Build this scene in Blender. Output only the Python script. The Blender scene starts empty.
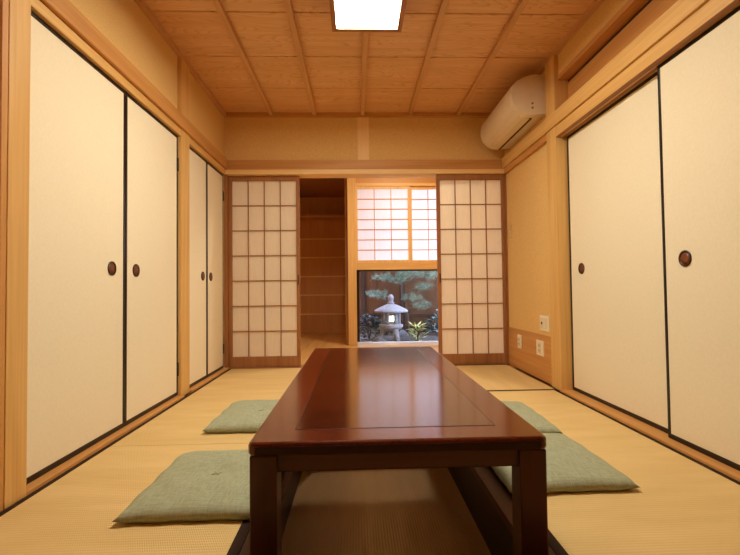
import bpy, bmesh, math, random
from mathutils import Vector, Matrix, noise
random.seed(7)
S = bpy.context.scene
C = S.collection
PI = math.pi

# ------------------------------------------------------------------ helpers
class MB:
    """collects shapes in world coordinates and links them as ONE mesh object"""
    def __init__(self): self.v = []; self.f = []; self.sm = []
    def add(self, vs, fs, smooth=False):
        o = len(self.v)
        self.v += [tuple(p) for p in vs]
        for f in fs:
            self.f.append([i + o for i in f]); self.sm.append(smooth)
        return self
    def box(self, x0, x1, y0, y1, z0, z1, bev=0.0, seg=2):
        if bev <= 0:
            vs = [(x, y, z) for z in (z0, z1) for y in (y0, y1) for x in (x0, x1)]
            return self.add(vs, [(0,2,3,1),(4,5,7,6),(0,1,5,4),(2,6,7,3),(0,4,6,2),(1,3,7,5)])
        bm = bmesh.new(); bmesh.ops.create_cube(bm, size=1)
        for v in bm.verts:
            v.co = ((x0+x1)/2 + v.co.x*(x1-x0), (y0+y1)/2 + v.co.y*(y1-y0), (z0+z1)/2 + v.co.z*(z1-z0))
        bmesh.ops.bevel(bm, geom=list(bm.edges), offset=bev, segments=seg, profile=.6, affect='EDGES')
        return self.bm(bm)
    def bm(self, bm, smooth=False):
        bm.verts.index_update()
        self.add([v.co.copy() for v in bm.verts], [[v.index for v in f.verts] for f in bm.faces], smooth)
        bm.free(); return self
    def lathe(self, prof, c, n=32, axis='z', smooth=True):
        vs = []; fs = []
        for r, h in prof:
            for k in range(n):
                a = 2*PI*k/n
                p = (r*math.cos(a), r*math.sin(a), h)
                if axis == 'x': p = (h, r*math.cos(a), r*math.sin(a))
                vs.append((c[0]+p[0], c[1]+p[1], c[2]+p[2]))
        m = len(prof)
        for j in range(m-1):
            for k in range(n):
                fs.append((j*n+k, j*n+(k+1) % n, (j+1)*n+(k+1) % n, (j+1)*n+k))
        fs.append(list(range(n))[::-1]); fs.append([(m-1)*n+k for k in range(n)])
        return self.add(vs, fs, smooth)
    def tube(self, pts, rad, n=8):
        pts = [Vector(p) for p in pts]; vs = []; fs = []
        for i, p in enumerate(pts):
            t = (pts[min(i+1, len(pts)-1)] - pts[max(i-1, 0)]).normalized()
            u = t.cross(Vector((.3,.2,1))).normalized(); w = t.cross(u)
            r = rad[i] if isinstance(rad, (list, tuple)) else rad
            for k in range(n):
                a = 2*PI*k/n; vs.append(p + u*math.cos(a)*r + w*math.sin(a)*r)
        for i in range(len(pts)-1):
            for k in range(n):
                fs.append((i*n+k, i*n+(k+1) % n, (i+1)*n+(k+1) % n, (i+1)*n+k))
        fs.append(list(range(n))); fs.append([(len(pts)-1)*n+k for k in range(n)])
        return self.add(vs, fs, True)
    def prism(self, prof, y0, y1, smooth=False):
        """profile of (x, z) pairs extruded along y"""
        n = len(prof)
        vs = [(x, y0, z) for x, z in prof] + [(x, y1, z) for x, z in prof]
        self.add(vs, [[k, (k+1) % n, n+(k+1) % n, n+k] for k in range(n)], smooth)
        o = len(self.v) - 2*n
        self.f += [[o+k for k in range(n)], [o+n+k for k in range(n)]]; self.sm += [False, False]
        return self
    def build(self, name, mat, parent=None):
        off = Vector((0, 0, 0)); p = parent
        while p: off += p.location; p = p.parent
        me = bpy.data.meshes.new(name)
        me.from_pydata([Vector(v) - off for v in self.v], [], self.f)
        me.polygons.foreach_set('use_smooth', self.sm)
        bm = bmesh.new(); bm.from_mesh(me); bmesh.ops.recalc_face_normals(bm, faces=bm.faces); bm.to_mesh(me); bm.free()
        me.materials.append(mat); me.update()
        o = bpy.data.objects.new(name, me); C.objects.link(o); o.parent = parent
        return o

def tag(o, label=None, cat=None, group=None, kind=None):
    if label: o['label'] = label
    if cat: o['category'] = cat
    if group: o['group'] = group
    if kind: o['kind'] = kind
    return o
def thing(name, loc, label, cat, group=None, kind=None):
    o = bpy.data.objects.new(name, None); C.objects.link(o); o.location = loc; o.empty_display_size = .1
    return tag(o, label, cat, group, kind)
def struct(name, mb, mat, label, cat):
    return tag(mb.build(name, mat), label, cat, kind='structure')

# ------------------------------------------------------------------ materials
def hexc(r, g, b):
    f = lambda c: (c/255/12.92) if c/255 <= .04045 else ((c/255+.055)/1.055)**2.4
    return (f(r), f(g), f(b), 1)
def new_mat(name):
    m = bpy.data.materials.new(name); m.use_nodes = True
    nt = m.node_tree; b = nt.nodes['Principled BSDF']
    return m, nt, nt.nodes, nt.links, b
def ramp(n, stops):
    r = n.new('ShaderNodeValToRGB'); e = r.color_ramp.elements
    e[0].position, e[0].color = stops[0]; e[1].position, e[1].color = stops[-1]
    for p, c in stops[1:-1]:
        k = e.new(p); k.color = c
    return r
def mapped(n, l, scale, loc=(0,0,0)):
    tc = n.new('ShaderNodeTexCoord'); mp = n.new('ShaderNodeMapping')
    mp.inputs['Scale'].default_value = scale; mp.inputs['Location'].default_value = loc
    l.new(tc.outputs['Object'], mp.inputs['Vector']); return mp
def wood(name, c1, c2, axis='z', rough=.5, fine=60, along=1.4, contrast=(.32, .68), coat=0, ring=.5, spec=.4):
    m, nt, n, l, b = new_mat(name)
    sc = [fine]*3; sc['xyz'.index(axis)] = along
    mp = mapped(n, l, sc)
    a = n.new('ShaderNodeTexNoise'); a.inputs['Scale'].default_value = 1; a.inputs['Detail'].default_value = 4
    a.inputs['Distortion'].default_value = .3; l.new(mp.outputs[0], a.inputs['Vector'])
    sc2 = [fine*.14]*3; sc2['xyz'.index(axis)] = along*.5
    mp2 = mapped(n, l, sc2, (3.1, 1.7, .4))
    w = n.new('ShaderNodeTexNoise'); w.inputs['Scale'].default_value = 1; w.inputs['Detail'].default_value = 2
    w.inputs['Distortion'].default_value = 1.2; l.new(mp2.outputs[0], w.inputs['Vector'])
    mx = n.new('ShaderNodeMix'); mx.data_type = 'FLOAT'; mx.inputs[0].default_value = ring
    l.new(a.outputs[0], mx.inputs[2]); l.new(w.outputs[0], mx.inputs[3])
    r = ramp(n, [(contrast[0], c1), (contrast[1], c2)]); l.new(mx.outputs[0], r.inputs[0])
    l.new(r.outputs[0], b.inputs['Base Color'])
    b.inputs['Roughness'].default_value = rough; b.inputs['Specular IOR Level'].default_value = spec
    if coat: b.inputs['Coat Weight'].default_value = coat; b.inputs['Coat Roughness'].default_value = .12
    return m
def plain(name, c, rough=.5, var=.06, scale=40, bump=0, spec=.4):
    m, nt, n, l, b = new_mat(name)
    mp = mapped(n, l, (1,1,1))
    a = n.new('ShaderNodeTexNoise'); a.inputs['Scale'].default_value = scale; a.inputs['Detail'].default_value = 5
    l.new(mp.outputs[0], a.inputs['Vector'])
    lo = tuple(x*(1-var) for x in c[:3])+(1,); hi = tuple(min(1, x*(1+var)) for x in c[:3])+(1,)
    r = ramp(n, [(.3, lo), (.7, hi)]); l.new(a.outputs[0], r.inputs[0]); l.new(r.outputs[0], b.inputs['Base Color'])
    b.inputs['Roughness'].default_value = rough; b.inputs['Specular IOR Level'].default_value = spec
    if bump:
        bp = n.new('ShaderNodeBump'); bp.inputs['Strength'].default_value = bump; bp.inputs['Distance'].default_value = .002
        l.new(a.outputs[0], bp.inputs['Height']); l.new(bp.outputs[0], b.inputs['Normal'])
    return m
def emit(name, c, s):
    m, nt, n, l, b = new_mat(name)
    b.inputs['Base Color'].default_value = c; b.inputs['Emission Color'].default_value = c
    b.inputs['Emission Strength'].default_value = s; return m
def paper_mat(name, c, trans, line_axis=None):
    m, nt, n, l, b = new_mat(name)
    out = n['Material Output']; n.remove(b)
    d = n.new('ShaderNodeBsdfDiffuse'); t = n.new('ShaderNodeBsdfTranslucent'); mx = n.new('ShaderNodeMixShader')
    mp = mapped(n, l, (150, 150, 9))
    a = n.new('ShaderNodeTexNoise'); a.inputs['Scale'].default_value = 1; a.inputs['Detail'].default_value = 3
    l.new(mp.outputs[0], a.inputs['Vector'])
    r = ramp(n, [(.3, tuple(x*.93 for x in c[:3])+(1,)), (.7, c)]); l.new(a.outputs[0], r.inputs[0])
    l.new(r.outputs[0], d.inputs[0]); l.new(r.outputs[0], t.inputs[0])
    mx.inputs[0].default_value = trans
    l.new(d.outputs[0], mx.inputs[1]); l.new(t.outputs[0], mx.inputs[2]); l.new(mx.outputs[0], out.inputs[0])
    return m
def tatami_mat(name, c1, c2, along):
    m, nt, n, l, b = new_mat(name)
    # fine weave ribs running across the mat plus mottling of the rush
    i = 'xyz'.index(along)
    sc = [0, 0, 0]; sc[1-i] = 1.0
    tc = n.new('ShaderNodeTexCoord'); sep = n.new('ShaderNodeSeparateXYZ'); l.new(tc.outputs['Object'], sep.inputs[0])
    def wave(sock, period):
        mu = n.new('ShaderNodeMath'); mu.operation = 'MULTIPLY'; mu.inputs[1].default_value = 2*PI/period
        l.new(sock, mu.inputs[0]); s = n.new('ShaderNodeMath'); s.operation = 'SINE'; l.new(mu.outputs[0], s.inputs[0]); return s.outputs[0]
    ribs = wave(sep.outputs[i], .0125); rush = wave(sep.outputs[1-i], .0065)
    pr = n.new('ShaderNodeMath'); pr.operation = 'MULTIPLY'; l.new(ribs, pr.inputs[0]); l.new(rush, pr.inputs[1])
    ad = n.new('ShaderNodeMath'); ad.operation = 'ADD'; l.new(pr.outputs[0], ad.inputs[0]); l.new(ribs, ad.inputs[1])
    msc = [14]*3; msc[1-i] = 2.5
    mp = mapped(n, l, msc); a = n.new('ShaderNodeTexNoise'); a.inputs['Scale'].default_value = 1; a.inputs['Detail'].default_value = 5
    l.new(mp.outputs[0], a.inputs['Vector'])
    mm = n.new('ShaderNodeMath'); mm.operation = 'MULTIPLY_ADD'; mm.inputs[1].default_value = .09
    l.new(ad.outputs[0], mm.inputs[0]); l.new(a.outputs[0], mm.inputs[2])
    r = ramp(n, [(.15, c1), (.85, c2)]); l.new(mm.outputs[0], r.inputs[0]); l.new(r.outputs[0], b.inputs['Base Color'])
    bp = n.new('ShaderNodeBump'); bp.inputs['Strength'].default_value = .35; bp.inputs['Distance'].default_value = .0015
    l.new(ad.outputs[0], bp.inputs['Height']); l.new(bp.outputs[0], b.inputs['Normal'])
    b.inputs['Roughness'].default_value = .6; b.inputs['Specular IOR Level'].default_value = .3
    return m
def fabric(name, c1, c2):
    m, nt, n, l, b = new_mat(name)
    outs = []
    for sc in ((26, 260, 60), (260, 26, 60)):
        mp = mapped(n, l, sc); a = n.new('ShaderNodeTexNoise'); a.inputs['Scale'].default_value = 1; a.inputs['Detail'].default_value = 3
        l.new(mp.outputs[0], a.inputs['Vector']); outs.append(a.outputs[0])
    ad = n.new('ShaderNodeMath'); ad.operation = 'ADD'; l.new(outs[0], ad.inputs[0]); l.new(outs[1], ad.inputs[1])
    hv = n.new('ShaderNodeMath'); hv.operation = 'MULTIPLY'; hv.inputs[1].default_value = .5; l.new(ad.outputs[0], hv.inputs[0])
    r = ramp(n, [(.38, c1), (.62, c2)]); l.new(hv.outputs[0], r.inputs[0]); l.new(r.outputs[0], b.inputs['Base Color'])
    bp = n.new('ShaderNodeBump'); bp.inputs['Strength'].default_value = .3; bp.inputs['Distance'].default_value = .001
    l.new(hv.outputs[0], bp.inputs['Height']); l.new(bp.outputs[0], b.inputs['Normal'])
    b.inputs['Roughness'].default_value = .85; b.inputs['Specular IOR Level'].default_value = .15
    return m
def glass(name):
    m, nt, n, l, b = new_mat(name); out = n['Material Output']; n.remove(b)
    t = n.new('ShaderNodeBsdfTransparent'); t.inputs[0].default_value = (.93, .95, .97, 1)
    g = n.new('ShaderNodeBsdfGlossy'); g.inputs['Roughness'].default_value = .02
    f = n.new('ShaderNodeFresnel'); f.inputs['IOR'].default_value = 1.45
    mx = n.new('ShaderNodeMixShader'); l.new(f.outputs[0], mx.inputs[0]); l.new(t.outputs[0], mx.inputs[1]); l.new(g.outputs[0], mx.inputs[2])
    l.new(mx.outputs[0], out.inputs[0]); return m

M = {}
PALE1, PALE2 = hexc(206,157,88), hexc(230,187,116)
for ax in 'xyz':
    M['pale_'+ax] = wood('pale_'+ax, hexc(230,188,120), hexc(246,212,150), ax, rough=.5, fine=70)
    M['hinoki_'+ax] = wood('hinoki_'+ax, PALE1, PALE2, ax, rough=.5, fine=70)
    M['naka_'+ax] = wood('naka_'+ax, hexc(190,131,68), hexc(212,157,90), ax, rough=.5, fine=70)
    M['sugi_'+ax] = wood('sugi_'+ax, hexc(146,96,54), hexc(174,120,72), ax, rough=.55, fine=80)
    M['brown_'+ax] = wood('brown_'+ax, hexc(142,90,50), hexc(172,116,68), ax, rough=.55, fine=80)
def ceiling_wood():
    m = wood('ceiling_board', hexc(218,166,112), hexc(236,190,140), 'x', rough=.45, fine=60, along=1.6, ring=.5)
    nt = m.node_tree; n = nt.nodes; l = nt.links; b = n['Principled BSDF']; src = b.inputs['Base Color'].links[0].from_socket
    # cathedral grain: contour lines of a stretched noise field
    mp = mapped(n, l, (1.1, 7, 1)); a = n.new('ShaderNodeTexNoise'); a.inputs['Scale'].default_value = 1; a.inputs['Detail'].default_value = 1.5
    l.new(mp.outputs[0], a.inputs['Vector'])
    q = n.new('ShaderNodeMath'); q.operation = 'MULTIPLY'; q.inputs[1].default_value = 26; l.new(a.outputs[0], q.inputs[0])
    fr = n.new('ShaderNodeMath'); fr.operation = 'FRACT'; l.new(q.outputs[0], fr.inputs[0])
    rr = ramp(n, [(.0, (1,1,1,1)), (.6, (.96,.94,.92,1)), (.9, (.76,.68,.6,1)), (1, (1,1,1,1))]); l.new(fr.outputs[0], rr.inputs[0])
    mx = n.new('ShaderNodeMix'); mx.data_type = 'RGBA'; mx.blend_type = 'MULTIPLY'; mx.inputs[0].default_value = .8
    l.new(src, mx.inputs[6]); l.new(rr.outputs[0], mx.inputs[7]); l.new(mx.outputs[2], b.inputs['Base Color'])
    return m
M['ceiling'] = ceiling_wood()
M['batten'] = wood('batten', hexc(196,144,94), hexc(216,168,116), 'y', rough=.5, fine=80)
M['plaster'] = plain('plaster', hexc(226,188,122), .9, .09, 120, bump=.4, spec=.15)
M['fusuma'] = plain('fusuma_paper', hexc(238,227,198), .7, .025, 90, spec=.2)
M['lacquer'] = plain('black_lacquer', hexc(34,22,16), .3, .1, 30)
M['pull'] = plain('pull_wood', hexc(120,66,36), .4, .15, 60)
M['pull_dark'] = plain('pull_rim', hexc(62,34,22), .35, .1, 60)
M['paper'] = paper_mat('shoji_paper', hexc(254,246,230), .48)
M['paper_win'] = paper_mat('window_paper', hexc(250,248,246), .62)
M['tatami_y'] = tatami_mat('tatami_y', hexc(208,176,114), hexc(226,196,136), 'y')
M['tatami_x'] = tatami_mat('tatami_x', hexc(208,176,114), hexc(226,196,136), 'x')
M['heri'] = plain('mat_border', hexc(52,34,22), .8, .15, 200, spec=.2)
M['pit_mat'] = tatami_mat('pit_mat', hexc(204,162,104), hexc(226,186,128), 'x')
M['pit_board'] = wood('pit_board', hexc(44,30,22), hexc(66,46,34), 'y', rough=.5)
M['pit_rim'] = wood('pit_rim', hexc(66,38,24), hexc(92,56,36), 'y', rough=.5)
M['table'] = wood('table_wood', hexc(70,26,13), hexc(112,46,22), 'y', rough=.2, fine=46, along=2.5, coat=.5)
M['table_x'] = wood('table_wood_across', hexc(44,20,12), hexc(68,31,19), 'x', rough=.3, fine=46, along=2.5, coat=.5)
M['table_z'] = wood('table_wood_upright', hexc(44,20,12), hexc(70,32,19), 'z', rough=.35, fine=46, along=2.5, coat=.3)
M['burl'] = wood('table_burl', hexc(52,20,11), hexc(92,38,18), 'y', rough=.16, fine=24, along=6, ring=.6, coat=.6)
M['groove'] = plain('table_groove_and_shade', hexc(38,14,8), .4, .1)
M['cushion'] = fabric('cushion_fabric', hexc(148,152,124), hexc(172,176,148))
M['thread'] = plain('thread', hexc(172,182,150), .8)
M['ac'] = plain('ac_plastic', hexc(226,208,176), .4, .02, 20)
M['ac_dark'] = plain('ac_slot', hexc(48,34,26), .6, .1)
M['ac_grey'] = plain('ac_mark', hexc(120,104,84), .5, .1)
M['plate'] = plain('switch_plate', hexc(240,228,200), .35, .02, 20)
M['plate_key'] = plain('switch_key', hexc(226,212,182), .35, .02, 20)
M['plate_tan'] = plain('tan_plate', hexc(206,172,120), .4, .03, 20)
M['dark'] = plain('dark_hole', hexc(44,36,30), .5, .1)
M['lamp_frame'] = wood('lamp_frame', hexc(150,96,58), hexc(176,120,76), 'y', rough=.5)
M['lamp'] = emit('lamp_diffuser', (1, .94, .77, 1), 13)
M['hall_lamp'] = emit('hall_lamp_diffuser', (1, .92, .76, 1), 34)
M['glass'] = glass('window_glass')
M['sill'] = plain('sill_paint', hexc(236,226,214), .35, .02)
M['fence'] = wood('fence_board', hexc(50,32,19), hexc(78,50,29), 'z', rough=.9, spec=.08, fine=40)
M['fence_post'] = wood('fence_post', hexc(34,24,18), hexc(50,36,27), 'z', rough=.9, spec=.08)
M['stone'] = plain('lantern_stone', hexc(128,124,122), .9, .25, 30, bump=.5)
M['rock'] = plain('garden_rock', hexc(80,78,76), .9, .3, 14, bump=.6)
M['soil'] = plain('garden_soil', hexc(48,42,36), .95, .35, 22, bump=.6)
M['glow'] = emit('lantern_glow', (1, .88, .62, 1), 2.2)
M['needle'] = plain('pine_needle', hexc(104,122,98), .7, .3, 20)
M['bark'] = wood('pine_bark', hexc(48,36,28), hexc(78,60,46), 'z', rough=.95, fine=30)
M['leaf'] = plain('leaf_dark', hexc(36,54,46), .5, .35, 18)
M['leaf_light'] = plain('leaf_light', hexc(158,164,96), .5, .25, 18)
M['leaf_blue'] = plain('leaf_blue', hexc(84,108,106), .5, .25, 18)

# ------------------------------------------------------------------ dimensions (m); camera at the origin of the floor plan
XL, XR, YB, ZC = -1.225, 1.43, 4.02, 2.385
YN = -1.5

# floor slab and hall floor
m = MB(); m.box(-1.5, -.43, YN, 4.08, -.12, -.031).box(.63, 1.6, YN, 4.08, -.12, -.031)
m.box(-.43, .63, YN, .76, -.12, -.031).box(-.43, .63, 2.96, 4.08, -.12, -.031)
struct('floor', m, M['naka_y'], 'wooden floor under the tatami mats of the room', 'floor')
m = MB()
for k in range(14):
    x = -1.225 + k*.2
    y1 = 7.1 if x < -.1 else 5.5
    m.box(x, x+.198, 4.13, y1, -.1, 0, .002, 1)
struct('floor_hall', m, M['hinoki_y'], 'pale boarded floor of the passage behind the paper screens', 'floor')

# ceiling boards, lapped, with grain across
m = MB(); ys = [YN, -1.33, -.845, -.36, .125, .61, 1.095, 1.58, 2.06, 2.54, 3.03, 3.51, 4.06]
for a, b in zip(ys[:-1], ys[1:]):
    m.box(-1.3, 1.5, a+.005, b-.005, ZC, ZC+.02, .003, 1)
m.box(-1.35, 1.55, YN, 4.1, ZC+.021, ZC+.06)
struct('ceiling', m, M['ceiling'], 'ceiling of wide cedar boards with strong grain', 'ceiling')
tn = [0]
def trim(mb, mat, label, cat='trim'):
    tn[0] += 1
    return struct('trim_%d' % tn[0], mb, mat, label, cat)
for k, x in enumerate((-.78, -.377, .075, .527, .985)):
    w = ['second', 'third', 'middle', 'fourth', 'fifth']
    trim(MB().box(x-.019, x+.019, YN, 3.985, 2.355, ZC, .003), M['batten'],
         'slim ceiling batten running towards the screens, ' + ['leftmost of the five', 'between the leftmost and the lamp', 'the one the lamp hangs on', 'just right of the lamp', 'rightmost of the five, nearest the air conditioner'][k], 'batten')
trim(MB().box(XL-.02, XL+.028, YN, YB, 2.345, ZC, .003), M['batten'], 'cornice strip between the left wall and the ceiling', 'cornice')
trim(MB().box(XR-.028, XR+.02, YN, YB, 2.345, ZC, .003), M['batten'], 'cornice strip between the right wall and the ceiling', 'cornice')
trim(MB().box(XL+.028, XR-.028, YB-.03, YB+.02, 2.345, ZC, .003), M['naka_x'], 'cornice strip between the end wall and the ceiling', 'cornice')

# ---- left wall
m = MB().box(-1.42, -1.27, YN, 4.1, -.1, 2.45).box(-1.27, XL, YN, 4.06, 1.90, 2.345).box(-1.27, XL, YN, 1.45, 0, 1.90)
struct('wall_left', m, M['plaster'], 'left wall, tan plaster above the closet doors', 'wall')
trim(MB().box(-1.27, -1.175, 1.478, 1.574, 0, 2.345, .004), M['hinoki_z'], 'thick pale post at the near end of the left closet doors', 'post')
trim(MB().box(-1.27, -1.178, 1.452, 1.478, 0, 2.345, .003), M['naka_z'], 'brown strip along the near side of the left post', 'trim')
m = MB().box(-1.268, -1.197, 2.972, 3.115, 0, 2.345, .004)
trim(m, M['hinoki_z'], 'pale post between the large and the small closet doors', 'post')
trim(MB().box(-1.268, -1.20, 1.574, 2.972, 1.792, 1.84, .002).box(-1.268, -1.20, 3.115, 4.02, 1.792, 1.84, .002), M['hinoki_y'], 'pale lintel over the left closet doors', 'lintel')
trim(MB().box(-1.268, -1.18, 1.574, 3.975, 1.842, 1.935, .005), M['naka_y'], 'long wooden rail running along the left wall above the doors', 'rail')
trim(MB().box(-1.268, -1.177, 1.574, 2.972, -.03, .014, .003).box(-1.268, -1.177, 3.115, 4.0, -.03, .014, .003), M['naka_y'], 'wooden sill under the left closet doors', 'sill')

# ---- doors
dn = [0]
def pull(mb_parent, x, y, z, r, sgn, near):
    o = MB().lathe([(r, 0), (r, .004*sgn), (r*.78, .005*sgn), (r*.74, .0015*sgn)], (x, y, z), 36, 'x').build('pull', M['pull_dark'], mb_parent)
    MB().lathe([(r*.745, 0), (r*.745, .002*sgn), (r*.2, .0022*sgn)], (x, y, z), 32, 'x').build('pull_dish', M['pull'], o)
def fusuma(x, sgn, y0, y1, z0, z1, py, label, hinge=None, fr=.017, pr=.036):
    """x = room-side face, sgn = direction into the room"""
    dn[0] += 1
    r = thing('door_%d' % dn[0], (x, (y0+y1)/2, z0), label, 'door', kind='structure')
    xb = x - sgn*.028; a, b = min(x-sgn*.003, xb), max(x-sgn*.003, xb)
    MB().box(a, b, y0+fr*.8, y1-fr*.8, z0+fr*.8, z1-fr*.8).build('panel', M['fusuma'], r)
    a, b = min(x, xb), max(x, xb)
    f = MB()
    f.box(a, b, y0+.001, y0+fr, z0, z1, .002).box(a, b, y1-fr, y1-.001, z0, z1, .002)
    f.box(a, b, y0+fr, y1-fr, z0, z0+fr*1.35, .002).box(a, b, y0+fr, y1-fr, z1-fr, z1, .002)
    fo = f.build('frame', M['lacquer'], r)
    pull(r, x - sgn*.003, py, .838, pr, sgn, 0)
    if hinge is not None:
        for hz in (.11, 1.51):
            MB().lathe([(.006, -.045), (.006, .045)], (x+sgn*.003, hinge, hz+.08), 12).build('hinge', M['ac_dark'], r)
DX = -1.22
fusuma(DX, 1, 1.612, 2.301, .015, 1.79, 2.18, 'large cream closet door on the left, nearest the camera')
fusuma(DX, 1, 2.303, 2.970, .015, 1.79, 2.415, 'large cream closet door on the left, beside the pale post', hinge=2.959)
fusuma(DX, 1, 3.117, 3.542, .015, 1.79, 3.45, 'narrow cream closet door on the left, just past the pale post')
fusuma(DX, 1, 3.544, 3.975, .015, 1.79, 3.635, 'narrow cream closet door in the far left corner beside the paper screen', hinge=3.962)
fusuma(1.478, -1, 1.945, 2.915, .012, 1.765, 2.765, 'cream sliding door on the right wall, farther one beside the wall post')
fusuma(1.445, -1, .90, 1.971, .012, 1.765, 1.835, 'cream sliding door on the right wall, nearest the camera')

# ---- right wall
m = MB().box(1.51, 1.65, YN, 4.1, -.1, 2.45).box(XR, 1.51, 3.0, 4.06, .35, 2.345).box(XR, 1.51, YN, 3.0, 2.185, 2.345).box(XR, 1.51, YN, .78, 0, 2.175)
struct('wall_right', m, M['plaster'], 'right wall, tan plaster between the post and the corner', 'wall')
trim(MB().box(XR-.006, 1.51, 3.06, 4.0, 0, .352, .002), M['naka_y'], 'wooden wainscot board low on the right wall', 'wainscot')
trim(MB().box(1.40, 1.505, 2.918, 3.062, 0, 2.345, .004), M['hinoki_z'], 'pale post on the right wall beside the sliding doors', 'post')
trim(MB().box(1.402, 1.505, .78, 2.918, 1.767, 1.84, .002), M['hinoki_y'], 'pale lintel over the right sliding doors', 'lintel')
trim(MB().box(1.404, 1.436, .78, 2.918, 1.7655, 1.769).box(1.449, 1.468, .78, 2.918, 1.7655, 1.769).box(1.481, 1.505, .78, 2.918, 1.7655, 1.769), M['brown_y'], 'grooved underside of the lintel over the right doors, coloured dark brown for its shade', 'groove')  # brown colour stands in for the shade under the lintel
trim(MB().box(1.404, 1.505, 3.062, 3.985, 1.792, 1.84, .002), M['naka_y'], 'narrow wooden strip under the rail on the right wall near the corner', 'strip')
trim(MB().box(1.388, 1.505, .78, 2.918, 1.842, 1.94, .004).box(1.388, XR, 3.062, 3.985, 1.842, 1.94, .004).box(1.388, 1.4, 2.918, 3.062, 1.842, 1.94, .003), M['hinoki_y'], 'long wooden rail along the right wall above the doors', 'rail')
trim(MB().box(1.496, 1.509, .78, 2.93, 1.942, 2.146), M['naka_y'], 'recessed wooden panel above the right sliding doors', 'panel')
trim(MB().box(1.500, 1.509, .78, 2.93, 2.147, 2.165), M['pit_board'], 'dark strip painting in the shade at the top of the recess over the right doors', 'groove')  # dark colour paints in the shadow below the beam
trim(MB().box(1.425, 1.512, .78, 2.93, 2.166, 2.20, .003), M['naka_y'], 'wooden beam along the top of the recess over the right doors', 'beam')
trim(MB().box(1.39, 1.508, .78, 2.918, -.03, .012, .003), M['naka_y'], 'wooden sill under the right sliding doors', 'sill')

# ---- end wall of the room, above the opening
m = MB().box(XL, XR, YB, 4.13, 1.84, 2.45)
struct('wall_back', m, M['plaster'], 'end wall, band of tan plaster above the paper screens', 'wall')
trim(MB().box(.022, .134, YB-.012, YB+.02, 1.93, 2.345, .003), M['pale_z'], 'short pale post in the middle of the end wall plaster', 'post')
trim(MB().box(XL, XR, YB-.022, YB+.03, 1.842, 1.936, .004), M['naka_x'], 'wooden rail across the end wall under the plaster', 'rail')
trim(MB().box(XL, XR, YB-.045, 4.13, 1.797, 1.84, .003), M['pale_x'], 'pale lintel across the top of the paper screens', 'lintel')
trim(MB().box(XL, -1.192, YB-.03, 4.12, 0, 1.797, .003), M['brown_z'], 'dark brown jamb in the far left corner', 'jamb')
trim(MB().box(1.418, XR+.02, YB-.035, 4.12, 0, 1.797, .003), M['brown_z'], 'dark brown jamb in the far right corner', 'jamb')
trim(MB().box(-1.192, 1.418, YB-.025, 4.128, -.03, .004, .002), M['brown_x'], 'brown floor track under the sliding paper screens', 'sill')

def shoji(x0, x1, y, z0, z1, cols, zs, stile, top, bot, label, hx=None):
    dn[0] += 1
    r = thing('door_%d' % dn[0], ((x0+x1)/2, y, z0), label, 'screen door', kind='structure')
    f = MB()
    f.box(x0, x0+stile, y, y+.03, z0, z1, .002).box(x1-stile, x1, y, y+.03, z0, z1, .002)
    f.box(x0+stile, x1-stile, y, y+.03, z0, z0+bot, .002).box(x0+stile, x1-stile, y, y+.03, z1-top, z1, .002)
    f.build('frame', M['brown_z'], r)
    g = MB(); ix0, ix1 = x0+stile, x1-stile; iz0, iz1 = z0+bot, z1-top
    for k in range(1, cols):
        x = ix0 + (ix1-ix0)*k/cols; g.box(x-.004, x+.004, y+.006, y+.018, iz0, iz1)
    for k in range(1, zs):
        z = iz0 + (iz1-iz0)*k/zs; g.box(ix0, ix1, y+.005, y+.018, z-.0045, z+.0045)
    g.build('lattice', M['sugi_z'], r)
    MB().box(ix0-.004, ix1+.004, y+.0185, y+.0195, iz0-.004, iz1+.004).build('paper', M['paper'], r)
    if hx: MB().box(hx-.006, hx+.006, y-.003, y+.004, .77, .86, .002).build('finger_pull', M['ac_dark'], r)
shoji(-1.190, -.530, 4.035, .006, 1.795, 4, 7, .030, .044, .094, 'sliding paper screen on the left side of the end opening', hx=-.545)
shoji(.766, 1.417, 4.00, .006, 1.795, 4, 7, .033, .050, .094, 'sliding paper screen on the right side of the end opening, beside the garden window', hx=.788)

# ---- hall behind
YW = 5.50
struct('ceiling_hall', MB().box(-1.4, 1.6, 4.13, 7.3, 2.25, 2.33), M['sugi_x'], 'wooden ceiling of the passage behind the screens', 'ceiling')
struct('wall_hall_left', MB().box(-1.32, XL, 4.13, 7.2, -.1, 2.25), M['plaster'], 'plaster side wall of the passage, left end', 'wall')
struct('wall_hall_right', MB().box(XR, XR+.1, 4.13, 5.62, -.1, 2.25), M['plaster'], 'plaster side wall of the passage, right end', 'wall')
m = MB().box(-1.3, -.1, 7.1, 7.2, -.1, 2.25)
struct('wall_alcove_back', m, M['naka_z'], 'brown wooden back wall of the alcove in the passage', 'wall')
struct('wall_alcove_right', MB().box(-.145, -.106, 5.6, 7.2, -.1, 2.25), M['naka_z'], 'brown wooden side wall of the alcove in the passage', 'wall')
for k, z in enumerate((1.557, 1.249, .935, .629, .315)):
    trim(MB().box(-1.225, -.145, 7.082, 7.1, z-.011, z+.011, .002), M['pale_x'],
         'thin pale batten across the alcove back wall, ' + ['topmost', 'second from the top', 'middle one', 'second from the bottom', 'lowest'][k] + ' of five', 'batten')
sh = MB().box(-1.225, -.145, 6.78, 7.1, 1.87, 1.90, .003).build('shelf', M['naka_x'])
tag(sh, 'plain wooden shelf high in the brown alcove behind the screens', 'shelf')

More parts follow.
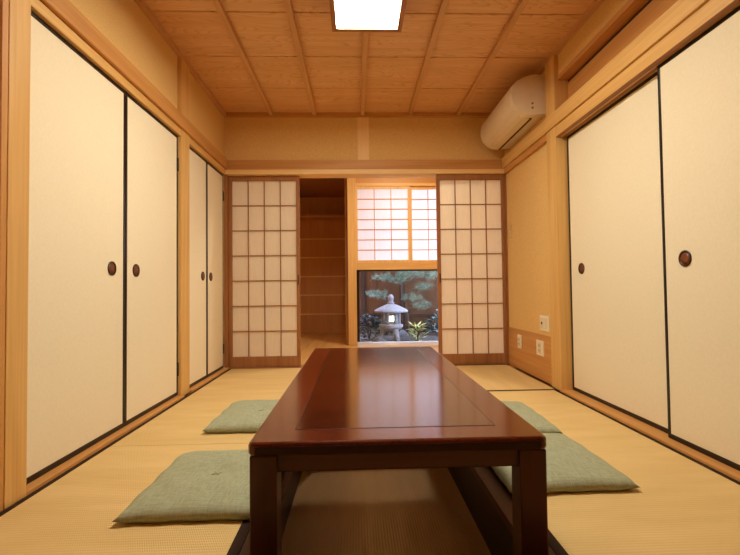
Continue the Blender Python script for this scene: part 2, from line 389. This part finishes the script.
# window wall
trim(MB().box(-.105, .004, YW-.02, YW+.1, 0, 2.25, .004), M['hinoki_z'], 'pale post between the alcove and the garden window', 'post')
trim(MB().box(-.135, -.105, YW+.02, YW+.1, 0, 2.25, .003), M['brown_z'], 'dark brown jamb at the right of the alcove opening', 'jamb')
trim(MB().box(.004, XR, YW+.005, YW+.09, 2.085, 2.25, .003), M['naka_x'], 'wooden head board above the garden window', 'trim')
trim(MB().box(.004, XR, YW-.015, YW+.09, 2.048, 2.085, .003), M['hinoki_x'], 'pale track above the small paper window screens', 'trim')
trim(MB().box(.004, XR, YW-.01, YW+.09, .965, 1.055, .003), M['hinoki_x'], 'pale rail between the paper window and the glass pane', 'trim')
trim(MB().box(.004, XR, YW-.24, YW+.1, 0, .03, .004), M['sill'], 'white sill below the garden glass pane', 'sill')
def sash(n, x0, x1, y, cols, label, lefts=.02, rights=.034):
    r = thing('window_%d' % n, ((x0+x1)/2, y, 1.055), label, 'window', kind='structure')
    z0, z1 = 1.055, 2.048
    f = MB().box(x0, x0+lefts, y, y+.026, z0, z1, .002).box(x1-rights, x1, y, y+.026, z0, z1, .002)
    f.box(x0+lefts, x1-rights, y, y+.026, z0, z0+.034, .002).box(x0+lefts, x1-rights, y, y+.026, z1-.034, z1, .002)
    f.build('frame', M['hinoki_z'], r)
    g = MB(); a, b = x0+lefts, x1-rights
    for k in range(1, cols):
        x = a+(b-a)*k/cols; g.box(x-.0045, x+.0045, y+.006, y+.016, z0+.034, z1-.034)
    for k in range(1, 7):
        z = z0+.034+(z1-z0-.068)*k/7; g.box(a, b, y+.005, y+.016, z-.006, z+.006)
    g.build('lattice', M['naka_z'], r)
    MB().box(a-.004, b+.004, y+.017, y+.018, z0+.03, z1-.03).build('paper', M['paper_win'], r)
sash(1, .004, .712, YW+.004, 3, 'small paper window screen over the garden pane, left sash')
sash(2, .70, 1.395, YW+.036, 3, 'small paper window screen over the garden pane, right sash', .034, .02)
r = thing('window_3', (.7, YW+.05, .042), 'large clear glass pane looking onto the small garden', 'window', kind='structure')
MB().box(.004, .037, YW+.03, YW+.06, .042, .965).box(1.38, XR, YW+.03, YW+.06, .042, .965).box(.037, 1.38, YW+.03, YW+.06, .95, .965).build('frame', M['fence_post'], r)
MB().box(.037, 1.38, YW+.043, YW+.048, .042, .95).build('pane', M['glass'], r)

# near wall behind the camera closes the room
struct('wall_near', MB().box(-1.42, 1.65, YN-.1, YN, -.1, 2.45), M['sugi_x'], 'plain wooden wall behind the camera', 'wall')

# ------------------------------------------------------------------ sunken pit under the table
PX0, PX1, PY0, PY1, PZ = -.335, .535, .87, 2.86, -.36
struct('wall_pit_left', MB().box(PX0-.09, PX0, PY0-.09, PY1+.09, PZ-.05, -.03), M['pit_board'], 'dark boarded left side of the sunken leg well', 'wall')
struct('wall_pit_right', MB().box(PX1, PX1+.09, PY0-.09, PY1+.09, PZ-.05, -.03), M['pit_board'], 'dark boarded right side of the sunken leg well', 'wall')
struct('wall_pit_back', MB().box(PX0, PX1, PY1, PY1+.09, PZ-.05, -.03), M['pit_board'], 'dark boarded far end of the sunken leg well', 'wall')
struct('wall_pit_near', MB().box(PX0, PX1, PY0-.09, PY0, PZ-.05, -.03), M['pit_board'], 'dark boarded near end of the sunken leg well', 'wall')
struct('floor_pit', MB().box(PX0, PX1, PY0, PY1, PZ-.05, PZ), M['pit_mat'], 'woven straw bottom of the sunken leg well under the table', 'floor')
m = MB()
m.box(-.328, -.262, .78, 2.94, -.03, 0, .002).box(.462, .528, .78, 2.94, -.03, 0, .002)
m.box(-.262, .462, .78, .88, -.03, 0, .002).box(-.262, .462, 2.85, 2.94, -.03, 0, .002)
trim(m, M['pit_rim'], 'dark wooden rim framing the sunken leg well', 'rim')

# ------------------------------------------------------------------ tatami mats
def tatami(x0, x1, y0, y1, along, label):
    r = thing('tatami_mat', ((x0+x1)/2, (y0+y1)/2, -.03), label, 'mat', 'tatami mats on the floor')
    h = .03; hl_, hr_ = (.021, .033) if x0 < -1 else (.033, .021)
    if along == 'y':
        MB().box(x0+hl_, x1-hr_, y0, y1, -.03, 0).build('mat_surface', M['tatami_y'], r)
        MB().box(x0, x0+hl_, y0, y1, -.03, .0008).build('border', M['heri'], r)
        MB().box(x1-hr_, x1, y0, y1, -.03, .0008).build('border', M['heri'], r)
    else:
        MB().box(x0, x1, y0+h, y1-h, -.03, 0).build('mat_surface', M['tatami_x'], r)
        MB().box(x0, x1, y0, y0+h, -.03, .0008).build('border', M['heri'], r)
        MB().box(x0, x1, y1-h, y1, -.03, .0008).build('border', M['heri'], r)
tatami(-1.176, -.329, .2, 2.055, 'y', 'straw mat along the left doors, nearer one under the large green cushion')
tatami(-1.176, -.329, 2.058, 3.99, 'y', 'straw mat along the left doors, farther one reaching the left paper screen')
tatami(.529, 1.389, 1.05, 2.96, 'y', 'straw mat right of the table with two green cushions on it')
tatami(-.328, 1.389, 2.962, 3.993, 'x', 'straw mat lying crosswise in front of the right paper screen')

# ------------------------------------------------------------------ low table
TX0, TX1, TY0, TY1, TZ = -.276, .484, 1.082, 2.80, .34
t = thing('low_table', ((TX0+TX1)/2, (TY0+TY1)/2, PZ), 'long low reddish brown lacquered table standing over the sunken leg well', 'table')
fb = .098
top = MB()
# frame of the top: four rounded boards around the inset panel
def ring_top():
    bm = bmesh.new(); bmesh.ops.create_cube(bm, size=1)
    for v in bm.verts:
        v.co = ((TX0+TX1)/2+v.co.x*(TX1-TX0), (TY0+TY1)/2+v.co.y*(TY1-TY0), TZ-.017+v.co.z*.034)
    ve = [e for e in bm.edges if abs(e.verts[0].co.z-e.verts[1].co.z) > .01]
    bmesh.ops.bevel(bm, geom=ve, offset=.018, segments=4, profile=.5, affect='EDGES')
    he = [e for e in bm.edges if abs(e.verts[0].co.z-e.verts[1].co.z) < .001 and len(e.link_faces) == 2 and abs(e.calc_face_angle(0)) > .8]
    bmesh.ops.bevel(bm, geom=he, offset=.009, segments=4, profile=.5, affect='EDGES')
    return bm
top.bm(ring_top())
tt = top.build('tabletop', M['table'], t)
def edge_shade():
    b = MB()
    for a0, a1, b0, b1 in ((TX0+.02, TX1-.02, TY0-.0015, TY0+.01), (TX0+.02, TX1-.02, TY1-.01, TY1+.0015)):
        b.box(a0, a1, b0, b1, TZ-.030, TZ-.010, .001)
    for a0, a1, b0, b1 in ((TX0-.0015, TX0+.01, TY0+.02, TY1-.02), (TX1-.01, TX1+.0015, TY0+.02, TY1-.02)):
        b.box(a0, a1, b0, b1, TZ-.030, TZ-.010, .001)
    return b
edge_shade().build('edge_shade', M['groove'], tt)  # near-black strips put the shade of the tabletop edges into the colour
MB().box(TX0+fb+.0075, TX1-fb-.0075, TY0+fb-.0025, TY1-fb+.0025, TZ-.004, TZ+.0004).build('groove', M['groove'], tt)
MB().box(TX0+fb+.01, TX1-fb-.01, TY0+fb, TY1-fb, TZ-.004, TZ+.0009, .0004, 1).build('inset_panel', M['burl'], tt)
lw = .068
for lx in (TX0+.004, TX1-.004-lw):
    for ly in (TY0+.006, TY1-.006-lw):
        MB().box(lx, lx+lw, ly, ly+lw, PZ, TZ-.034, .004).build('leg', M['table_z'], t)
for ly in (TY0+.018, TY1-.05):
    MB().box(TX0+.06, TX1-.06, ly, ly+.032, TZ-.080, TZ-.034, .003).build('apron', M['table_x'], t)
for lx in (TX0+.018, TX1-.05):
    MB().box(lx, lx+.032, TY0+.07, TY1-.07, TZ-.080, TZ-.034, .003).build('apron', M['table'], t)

# ------------------------------------------------------------------ floor cushions
def cushion_mesh(seed):
    n = 40; hx, hy = .232, .268; T = .037
    rnd = random.Random(seed); ph = [rnd.uniform(0, 6) for _ in range(6)]
    vs = []; fs = []
    def pt(i, j, s):
        u = 2*i/n-1; v = 2*j/n-1
        # sides bow in a touch so that the corners point
        px = hx*u*(1-.02*(1-v*v)); py = hy*v*(1-.02*(1-u*u))
        e = (max(0, 1-abs(u)**4)**.40)*(max(0, 1-abs(v)**4)**.40)
        edge = max(abs(u), abs(v))
        wr = .0032*math.sin(9*u+ph[0]+3*v)*math.sin(7*v+ph[1]) + .0018*noise.noise((u*5+seed, v*5, ph[2]))
        dimple = .014*math.exp(-(px*px+py*py)/.0032)
        if s > 0: z = .017 + (T)*e + wr*e*(1.2) - dimple*1.0
        else: z = .017 - .0168*min(1, e*2.2)
        return (px + .002*math.sin(11*v+ph[3])*edge, py + .002*math.sin(12*u+ph[4])*edge, z)
    idx = {}
    for s in (1, -1):
        for i in range(n+1):
            for j in range(n+1):
                b = i in (0, n) or j in (0, n)
                if s == -1 and b: idx[s, i, j] = idx[1, i, j]; continue
                idx[s, i, j] = len(vs); vs.append(pt(i, j, s))
    for s in (1, -1):
        for i in range(n):
            for j in range(n):
                q = [idx[s, i, j], idx[s, i+1, j], idx[s, i+1, j+1], idx[s, i, j+1]]
                fs.append(q if s > 0 else q[::-1])
    return MB().add(vs, fs, True)
CUSH = [(-.523, 1.622, .008, 'sage green floor cushion at the left of the table, nearer to the camera'),
        (-.545, 2.452, -.012, 'sage green floor cushion at the left of the table, farther from the camera'),
        (.745, 1.742, .02, 'sage green floor cushion at the right of the table, nearer to the camera'),
        (.757, 2.312, -.015, 'sage green floor cushion at the right of the table, farther from the camera')]
proto = None
for k, (x, y, rz, lab) in enumerate(CUSH):
    if proto is None:
        proto = thing('floor_cushion', (0, 0, 0), lab, 'cushion', 'green floor cushions around the table')
        cushion_mesh(3).build('cover', M['cushion'], proto)
        th = MB()
        for a in (.6, .6+PI/2):
            d = Vector((math.cos(a), math.sin(a), 0))
            th.tube([d*-.020+Vector((0,0,.0445)), d*-.008+Vector((0,0,.0435)), d*.008+Vector((0,0,.0435)), d*.02+Vector((0,0,.0445))], .0016, 6)
        th.build('tuft', M['thread'], proto)
        c = proto
    else:
        c = proto.copy(); C.objects.link(c)
        for ch in proto.children:
            d = ch.copy(); C.objects.link(d); d.parent = c
    c.location = (x, y, .001); c.rotation_euler.z = rz; c['label'] = lab

# ------------------------------------------------------------------ air conditioner
ac = thing('air_conditioner', (1.388, 3.45, 1.99), 'cream wall air conditioner in the upper right corner above the rail', 'air conditioner')
Y0, Y1 = 3.09, 3.88
prof = [(1.43,2.000),(1.43,2.285),(1.39,2.293),(1.345,2.295),(1.30,2.289),(1.253,2.273),(1.205,2.247),(1.18,2.222),(1.168,2.19),(1.163,2.15),(1.164,2.11),(1.172,2.078),(1.186,2.052),(1.205,2.03),(1.232,2.008),(1.262,1.995),(1.30,1.992)]
MB().prism(prof, Y0, Y1).build('body', M['ac'], ac)
# front panel: a thin shell following the front curve, with a seam around it
fp = [p for p in prof[5:14]]
off = [(x-.004, z+.001) for x, z in fp]
MB().prism(fp + off[::-1], Y0+.028, Y1-.004).build('front_panel', M['ac'], ac)
def plate(mb, a, b, y0, y1, th):
    d = Vector((b[0]-a[0], b[1]-a[1])).normalized(); nx, nz = d.y, -d.x
    mb.prism([a, b, (b[0]-nx*th, b[1]-nz*th), (a[0]-nx*th, a[1]-nz*th)], y0, y1); return mb
MB().box(1.318, 1.334, Y0+.06, Y1-.02, 1.985, 1.994).build('outlet_slot', M['ac_dark'], ac)
MB().prism([(1.232,2.009),(1.262,1.996),(1.314,1.991),(1.314,1.984),(1.258,1.989),(1.227,2.003)], Y0+.06, Y1-.02).build('louver', M['ac'], ac)
for z in (2.045, 2.078):
    MB().lathe([(.008 if z > 2.05 else .006, 0), (.008 if z > 2.05 else .006, .003)], (0, 0, 0), 16, 'x')
    bm = bmesh.new(); bmesh.ops.create_cone(bm, cap_ends=True, segments=16, radius1=.008, radius2=.008, depth=.004,
        matrix=Matrix.Translation((1.316, Y0-.001, z)) @ Matrix.Rotation(PI/2, 4, 'X'))
    MB().bm(bm).build('screw_cap', M['ac_grey'], ac)

# ------------------------------------------------------------------ ceiling lamp
LX0, LX1, LY0, LY1 = -.130, .290, 1.62, 2.56
lt = thing('ceiling_lamp', ((LX0+LX1)/2, (LY0+LY1)/2, 2.357), 'square edged bright white ceiling lamp in a thin wooden frame', 'lamp')
f = MB(); w = .029
f.box(LX0, LX0+w, LY0, LY1, 2.280, 2.357, .002).box(LX1-w, LX1, LY0, LY1, 2.280, 2.357, .002)
f.box(LX0+w, LX1-w, LY0, LY0+w, 2.280, 2.357, .002).box(LX0+w, LX1-w, LY1-w, LY1, 2.280, 2.357, .002)
f.build('frame', M['lamp_frame'], lt)
MB().box(LX0+w, LX1-w, LY0+w, LY1-w, 2.335, 2.355).build('housing', M['plate'], lt)
MB().box(LX0+w, LX1-w, LY0+w, LY1-w, 2.2855, 2.300).build('diffuser', M['lamp'], lt)
hl = thing('ceiling_lamp', (.5, 4.6, 2.2495), 'small round ceiling lamp in the passage behind the screens', 'lamp')
MB().lathe([(.13, 0), (.13, -.02), (.115, -.02)], (.5, 4.6, 2.2495)).build('base', M['lamp_frame'], hl)
MB().lathe([(.115, -.02), (.115, -.05), (.09, -.07), (.03, -.078)], (.5, 4.6, 2.2495)).build('diffuser', M['hall_lamp'], hl)

# ------------------------------------------------------------------ plates on the right wall
def wall_plate(name, yc, zc, w, h, x, label, cat, kind):
    r = thing(name, (x, yc, zc), label, cat)
    MB().box(x-.009, x, yc-w/2, yc+w/2, zc-h/2, zc+h/2, .003).build('plate', M['plate_tan' if kind == 'switch' else 'plate'], r)
    if kind == 'double':
        for s in (-1, 1):
            MB().box(x-.012, x-.008, yc+s*w*.23-w*.17, yc+s*w*.23+w*.17, zc-h*.34, zc+h*.34, .0015).build('insert', M['plate_key'], r)
        MB().lathe([(.010, 0), (.010, -.003)], (x-.0115, yc+w*.23, zc), 16, 'x').build('socket_hole', M['dark'], r)
    elif kind == 'outlet':
        i = MB().box(x-.012, x-.008, yc-w*.22, yc+w*.22, zc-h*.36, zc+h*.36, .0015).build('insert', M['plate_key'], r)
        for s in (-1, 1):
            for q in (-1, 1):
                MB().box(x-.0128, x-.0115, yc+q*w*.09-.002, yc+q*w*.09+.002, zc+s*h*.16-.008, zc+s*h*.16+.008).build('slot', M['dark'], i)
    elif kind == 'switch':
        MB().box(x-.014, x-.008, yc-w*.28, yc+w*.28, zc-h*.3, zc+h*.3, .002).build('rocker', M['plate_tan'], r)
        MB().lathe([(.005, 0), (.005, -.002)], (x-.0135, yc, zc-h*.02), 12, 'x').build('indicator', M['ac'], r)
wall_plate('wall_socket', 3.215, .443, .150, .118, XR, 'cream double socket plate on the plaster just above the wainscot', 'socket', 'double')
wall_plate('wall_socket', 3.290, .247, .125, .118, XR-.006, 'cream socket plate on the wainscot, nearer the pale post', 'socket', 'outlet')
wall_plate('wall_socket', 3.708, .246, .075, .118, XR-.006, 'narrow cream socket plate on the wainscot, nearer the corner', 'socket', 'outlet')
wall_plate('light_switch', 3.885, 1.236, .045, .115, XR, 'slim tan wall switch beside the right paper screen', 'switch', 'switch')

# ------------------------------------------------------------------ garden
GZ = -.10
m = MB(); n = 30
vs = []; fs = []
for i in range(n+1):
    for j in range(n+1):
        x = -.12+i*3.2/n; y = 5.62+j*2.5/n
        vs.append((x, y, GZ+.02*noise.noise((x*2.3, y*2.3, 0))))
for i in range(n):
    for j in range(n): fs.append((i*(n+1)+j, (i+1)*(n+1)+j, (i+1)*(n+1)+j+1, i*(n+1)+j+1))
g = m.add(vs, fs, True).build('garden_ground', M['soil']); tag(g, 'dark earth floor of the small garden behind the glass', 'ground', kind='structure')
fe = thing('garden_fence', (1.4, 8.03, GZ), 'tall brown board fence closing the small garden behind the lantern', 'fence')
m = MB(); x = -.2
while x < 3.1:
    m.box(x, x+.148, 8.0, 8.02, GZ-.05, 2.1, .002, 1); x += .15
m.box(-.2, 3.1, 8.02, 8.03, GZ-.05, 2.1)
m.build('boards', M['fence'], fe)
for x in (.12, .86, 1.62, 2.4):
    MB().box(x-.035, x+.035, 7.95, 8.0, GZ-.05, 2.15, .004).build('post', M['fence_post'], fe)
for z in (.22, 1.2):
    MB().box(-.2, 3.1, 7.972, 8.0, z-.03, z+.03, .003).build('rail', M['fence_post'], fe)
fs2 = thing('garden_fence', (3.03, 6.85, GZ), 'board fence at the right side of the small garden', 'fence')
m = MB(); y = 5.65
while y < 7.75:
    m.box(3.0, 3.02, y, y+.148, GZ-.05, 2.1, .002, 1); y += .15
m.box(3.02, 3.03, 5.65, 7.9, GZ-.05, 2.1)
m.build('boards', M['fence'], fs2)

# snow-viewing lantern, six-sided
LC = (.545, 6.8)
sl = thing('stone_lantern', (LC[0], LC[1], GZ), 'grey stone garden lantern with a wide cap and a lit window', 'lantern')
def six(prof, mat, name, n=6, parent=sl, rot=0, smooth=False):
    vs = []; fs = []
    for r_, z in prof:
        for k in range(n):
            a = 2*PI*k/n + rot; vs.append((LC[0]+r_*math.cos(a), LC[1]+r_*math.sin(a), z))
    for j in range(len(prof)-1):
        for k in range(n): fs.append((j*n+k, j*n+(k+1) % n, (j+1)*n+(k+1) % n, (j+1)*n+k))
    fs.append(list(range(n))); fs.append([(len(prof)-1)*n+k for k in range(n)])
    return MB().add(vs, fs, smooth).build(name, mat, parent)
six([(.05,.47),(.055,.50),(.035,.515),(.042,.55),(.05,.575),(.038,.605),(.012,.632)], M['stone'], 'finial', 20, smooth=True)
six([(.20,.352),(.268,.350),(.272,.372),(.235,.398),(.16,.435),(.085,.468),(.05,.478)], M['stone'], 'cap', 24, smooth=False)
m = MB(); hw = .115
for k in range(6):
    a = 2*PI*k/6; px, py = LC[0]+.125*math.cos(a), LC[1]+.125*math.sin(a)
    m.tube([(px, py, .165), (px, py, .352)], .028, 8)
m.box(LC[0]-.12, LC[0]+.12, LC[1]-.06, LC[1]+.06, .315, .352).box(LC[0]-.12, LC[0]+.12, LC[1]-.06, LC[1]+.06, .162, .19)
lb = m.build('light_chamber', M['stone'], sl)
MB().box(LC[0]-.045, LC[0]+.045, LC[1]-.108, LC[1]-.1,   .21, .292).build('lit_window', M['glow'], lb)
m = MB().box(LC[0]-.005, LC[0]+.005, LC[1]-.113, LC[1]-.108, .21, .292).box(LC[0]-.045, LC[0]+.045, LC[1]-.113, LC[1]-.108, .249, .257)
m.build('window_bars', M['fence_post'], lb)
six([(.10,.06),(.165,.09),(.19,.12),(.19,.15),(.15,.166)], M['stone'], 'platform', 24)
for k in range(3):
    a = -PI/2 + .5 + 2*PI*k/3
    d = Vector((math.cos(a), math.sin(a), 0)); c0 = Vector((LC[0], LC[1], 0))
    MB().tube([c0+d*.08+Vector((0,0,.10)), c0+d*.13+Vector((0,0,.05)), c0+d*.16+Vector((0,0,-.03)), c0+d*.165+Vector((0,0,GZ-.02))], [.05,.045,.038,.042], 10).build('leg', M['stone'], sl)

# pine: leaning trunk, branches and flat pads of needles
pine = thing('pine_tree', (.90, 7.45, GZ), 'slender pine tree with flat blue green needle pads behind the lantern', 'tree')
MB().tube([(.90,7.45,GZ-.03),(.88,7.45,.25),(.80,7.42,.5),(.79,7.4,.8),(.86,7.4,1.1),(.84,7.4,1.5)], [.032,.028,.024,.02,.016,.008], 8).build('trunk', M['bark'], pine)
def pad(cx, cy, cz, rx, rz, seed):
    """needle tufts: bursts of long needles set on short twigs, denser towards the middle"""
    rn = random.Random(seed); m = MB()
    for _ in range(int(26*rx/.2)):
        a = rn.uniform(0, 2*PI); q = rn.random()**.7
        c = Vector((cx+rx*1.05*q*math.cos(a), cy+rx*.8*q*math.sin(a), cz+rz*rn.uniform(-.9, .9)*(1.3-q)))
        up = Vector((rn.gauss(0, .35), rn.gauss(0, .35), 1)).normalized()
        for _ in range(22):
            d = (Vector((rn.gauss(0, 1), rn.gauss(0, 1), rn.gauss(0, 1))).normalized() + up*.55).normalized()
            s = d.cross(Vector((rn.random(), rn.random(), .3))).normalized()*.0026; L = rn.uniform(.045, .095)
            m.add([c-s, c+s, c+d*L+s*.3, c+d*L-s*.3], [(0,1,2,3)])
    return m
for k, (cx, cz, rx) in enumerate([(.48,.905,.20),(.92,.95,.24),(1.13,.74,.17),(.36,.62,.21),(.95,.56,.17),(1.13,.43,.17),(.70,.86,.14),(1.24,.93,.17),(.62,1.22,.3),(1.1,1.2,.28)]):
    tz = cz-.03
    MB().tube([(.81 if tz < 1 else .85, 7.42, max(.3, tz-.08)), ((.81+cx)/2, 7.35, tz-.01), (cx, 7.22, tz)], [.012,.009,.005], 6).build('branch', M['bark'], pine)
    pad(cx, 7.22, cz, rx, .055, k+11).build('needle_pad', M['needle'], pine)

def leafy(name, x, y, h, w, cnt, mat, label, cat, size, seed, pointed=False):
    rn = random.Random(seed)
    r = thing(name, (x, y, GZ), label, cat, None)
    m = MB(); st = MB()
    for k in range(7):
        a = 2*PI*k/7; st.tube([(x, y, GZ-.02), (x+w*.3*math.cos(a), y+w*.3*math.sin(a), GZ+h*.5), (x+w*.6*math.cos(a), y+w*.6*math.sin(a), GZ+h*.8)], [.006,.005,.003], 5)
    st.build('stems', M['bark'], r)
    for _ in range(cnt):
        a = rn.uniform(0, 2*PI); e = rn.uniform(.05, 1); q = rn.uniform(.4, 1)*math.sqrt(max(0, 1-(e-.4)**2/.5))
        p = Vector((x+w*q*math.cos(a), y+w*q*math.sin(a), GZ+h*e))
        d = Vector((math.cos(a)+rn.gauss(0,.5), math.sin(a)+rn.gauss(0,.5), rn.uniform(-.2, 1.1 if pointed else .6))).normalized()
        s = d.cross(Vector((0,0,1))+Vector((rn.gauss(0,.4), rn.gauss(0,.4), 0))).normalized()
        L = size*rn.uniform(.7, 1.3); W = L*(.14 if pointed else .3); u = s.cross(d)
        m.add([p, p+d*L*.4+s*W+u*L*.04, p+d*L, p+d*L*.4-s*W+u*L*.04], [(0,1,2,3)])
    m.build('leaves', mat, r)
leafy('round_shrub', .20, 6.98, .40, .15, 420, M['leaf'], 'dark green shrub at the left of the stone lantern', 'shrub', .06, 1)
leafy('leafy_plant', .955, 6.7, .24, .085, 60, M['leaf_light'], 'yellow green pointed leaf plant at the right of the stone lantern', 'plant', .13, 2, True)
leafy('leafy_plant', 1.32, 6.5, .50, .13, 160, M['leaf_blue'], 'blue green leafy plant at the far right edge of the glass pane', 'plant', .08, 3)
leafy('round_shrub', 1.42, 7.6, .30, .24, 360, M['leaf'], 'low dark shrub along the fence at the right of the pine', 'shrub', .06, 5)
leafy('round_shrub', .50, 7.6, .26, .22, 340, M['leaf'], 'low dark shrub along the fence behind the lantern', 'shrub', .06, 6)
def rock(x, y, rx, ry, rz, seed, label):
    bm = bmesh.new(); bmesh.ops.create_icosphere(bm, subdivisions=3, radius=1)
    for v in bm.verts:
        f_ = 1+.28*noise.noise(v.co*1.4+Vector((seed, 0, 0)))+.1*noise.noise(v.co*4+Vector((seed, 2, 0)))
        v.co = (x+v.co.x*rx*f_, y+v.co.y*ry*f_, GZ-.01+max(-.4, v.co.z)*rz*f_)
    tag(MB().bm(bm, True).build('garden_rock', M['rock']), label, 'rock', 'rocks in the garden')
rock(.33, 6.50, .12, .09, .10, 1, 'rounded grey rock in front of the dark shrub, left of the lantern')
rock(.12, 6.35, .13, .10, .07, 2, 'low grey rock at the left edge of the glass pane')
rock(.80, 6.45, .10, .08, .05, 3, 'flat grey rock between the lantern and the yellow green plant')
rock(.78, 7.25, .10, .08, .12, 4, 'grey rock behind the right side of the lantern')
rn = random.Random(5); m = MB()
for _ in range(900):
    x = rn.uniform(.0, 1.6); y = rn.uniform(5.66, 6.25); q = rn.uniform(.008, .018)
    bm = bmesh.new(); bmesh.ops.create_icosphere(bm, subdivisions=1, radius=q, matrix=Matrix.Translation((x, y, GZ+.02*noise.noise((x*2.3, y*2.3, 0))+q*.4)))
    m.bm(bm, True)
tag(m.build('gravel', M['rock']), 'grey gravel strip along the foot of the glass pane', 'gravel', kind='stuff')

# ------------------------------------------------------------------ sky, camera, colour management
w = bpy.data.worlds.new('sky'); S.world = w; w.use_nodes = True
bg = w.node_tree.nodes['Background']; bg.inputs[0].default_value = (.55, .66, 1.0, 1); bg.inputs[1].default_value = 6.3

cam = bpy.data.cameras.new('camera'); co = bpy.data.objects.new('camera', cam); C.objects.link(co)
F = 428.0; cam.sensor_fit = 'HORIZONTAL'; cam.sensor_width = 36; cam.lens = F/740*36; cam.clip_start = .02; cam.clip_end = 60
y_, p_, r_ = 0.03200, 0.02670, -0.01178
f = Vector((math.sin(y_)*math.cos(p_), math.cos(y_)*math.cos(p_), math.sin(p_)))
rt = Vector((math.cos(y_), -math.sin(y_), 0)); up = rt.cross(f)
R_ = math.cos(r_)*rt + math.sin(r_)*up; U_ = -math.sin(r_)*rt + math.cos(r_)*up
co.matrix_world = Matrix(((R_.x, U_.x, -f.x, 0), (R_.y, U_.y, -f.y, 0), (R_.z, U_.z, -f.z, .72), (0, 0, 0, 1)))
S.camera = co
S.view_settings.view_transform = 'Standard'; S.view_settings.look = 'None'
S.view_settings.exposure = 1.85; S.view_settings.gamma = 1; S.view_settings.use_curve_mapping = False
S.cycles.max_bounces = 10; S.cycles.diffuse_bounces = 6; S.cycles.transparent_max_bounces = 12
S.cycles.caustics_reflective = False; S.cycles.caustics_refractive = False
S.cycles.use_denoising = True
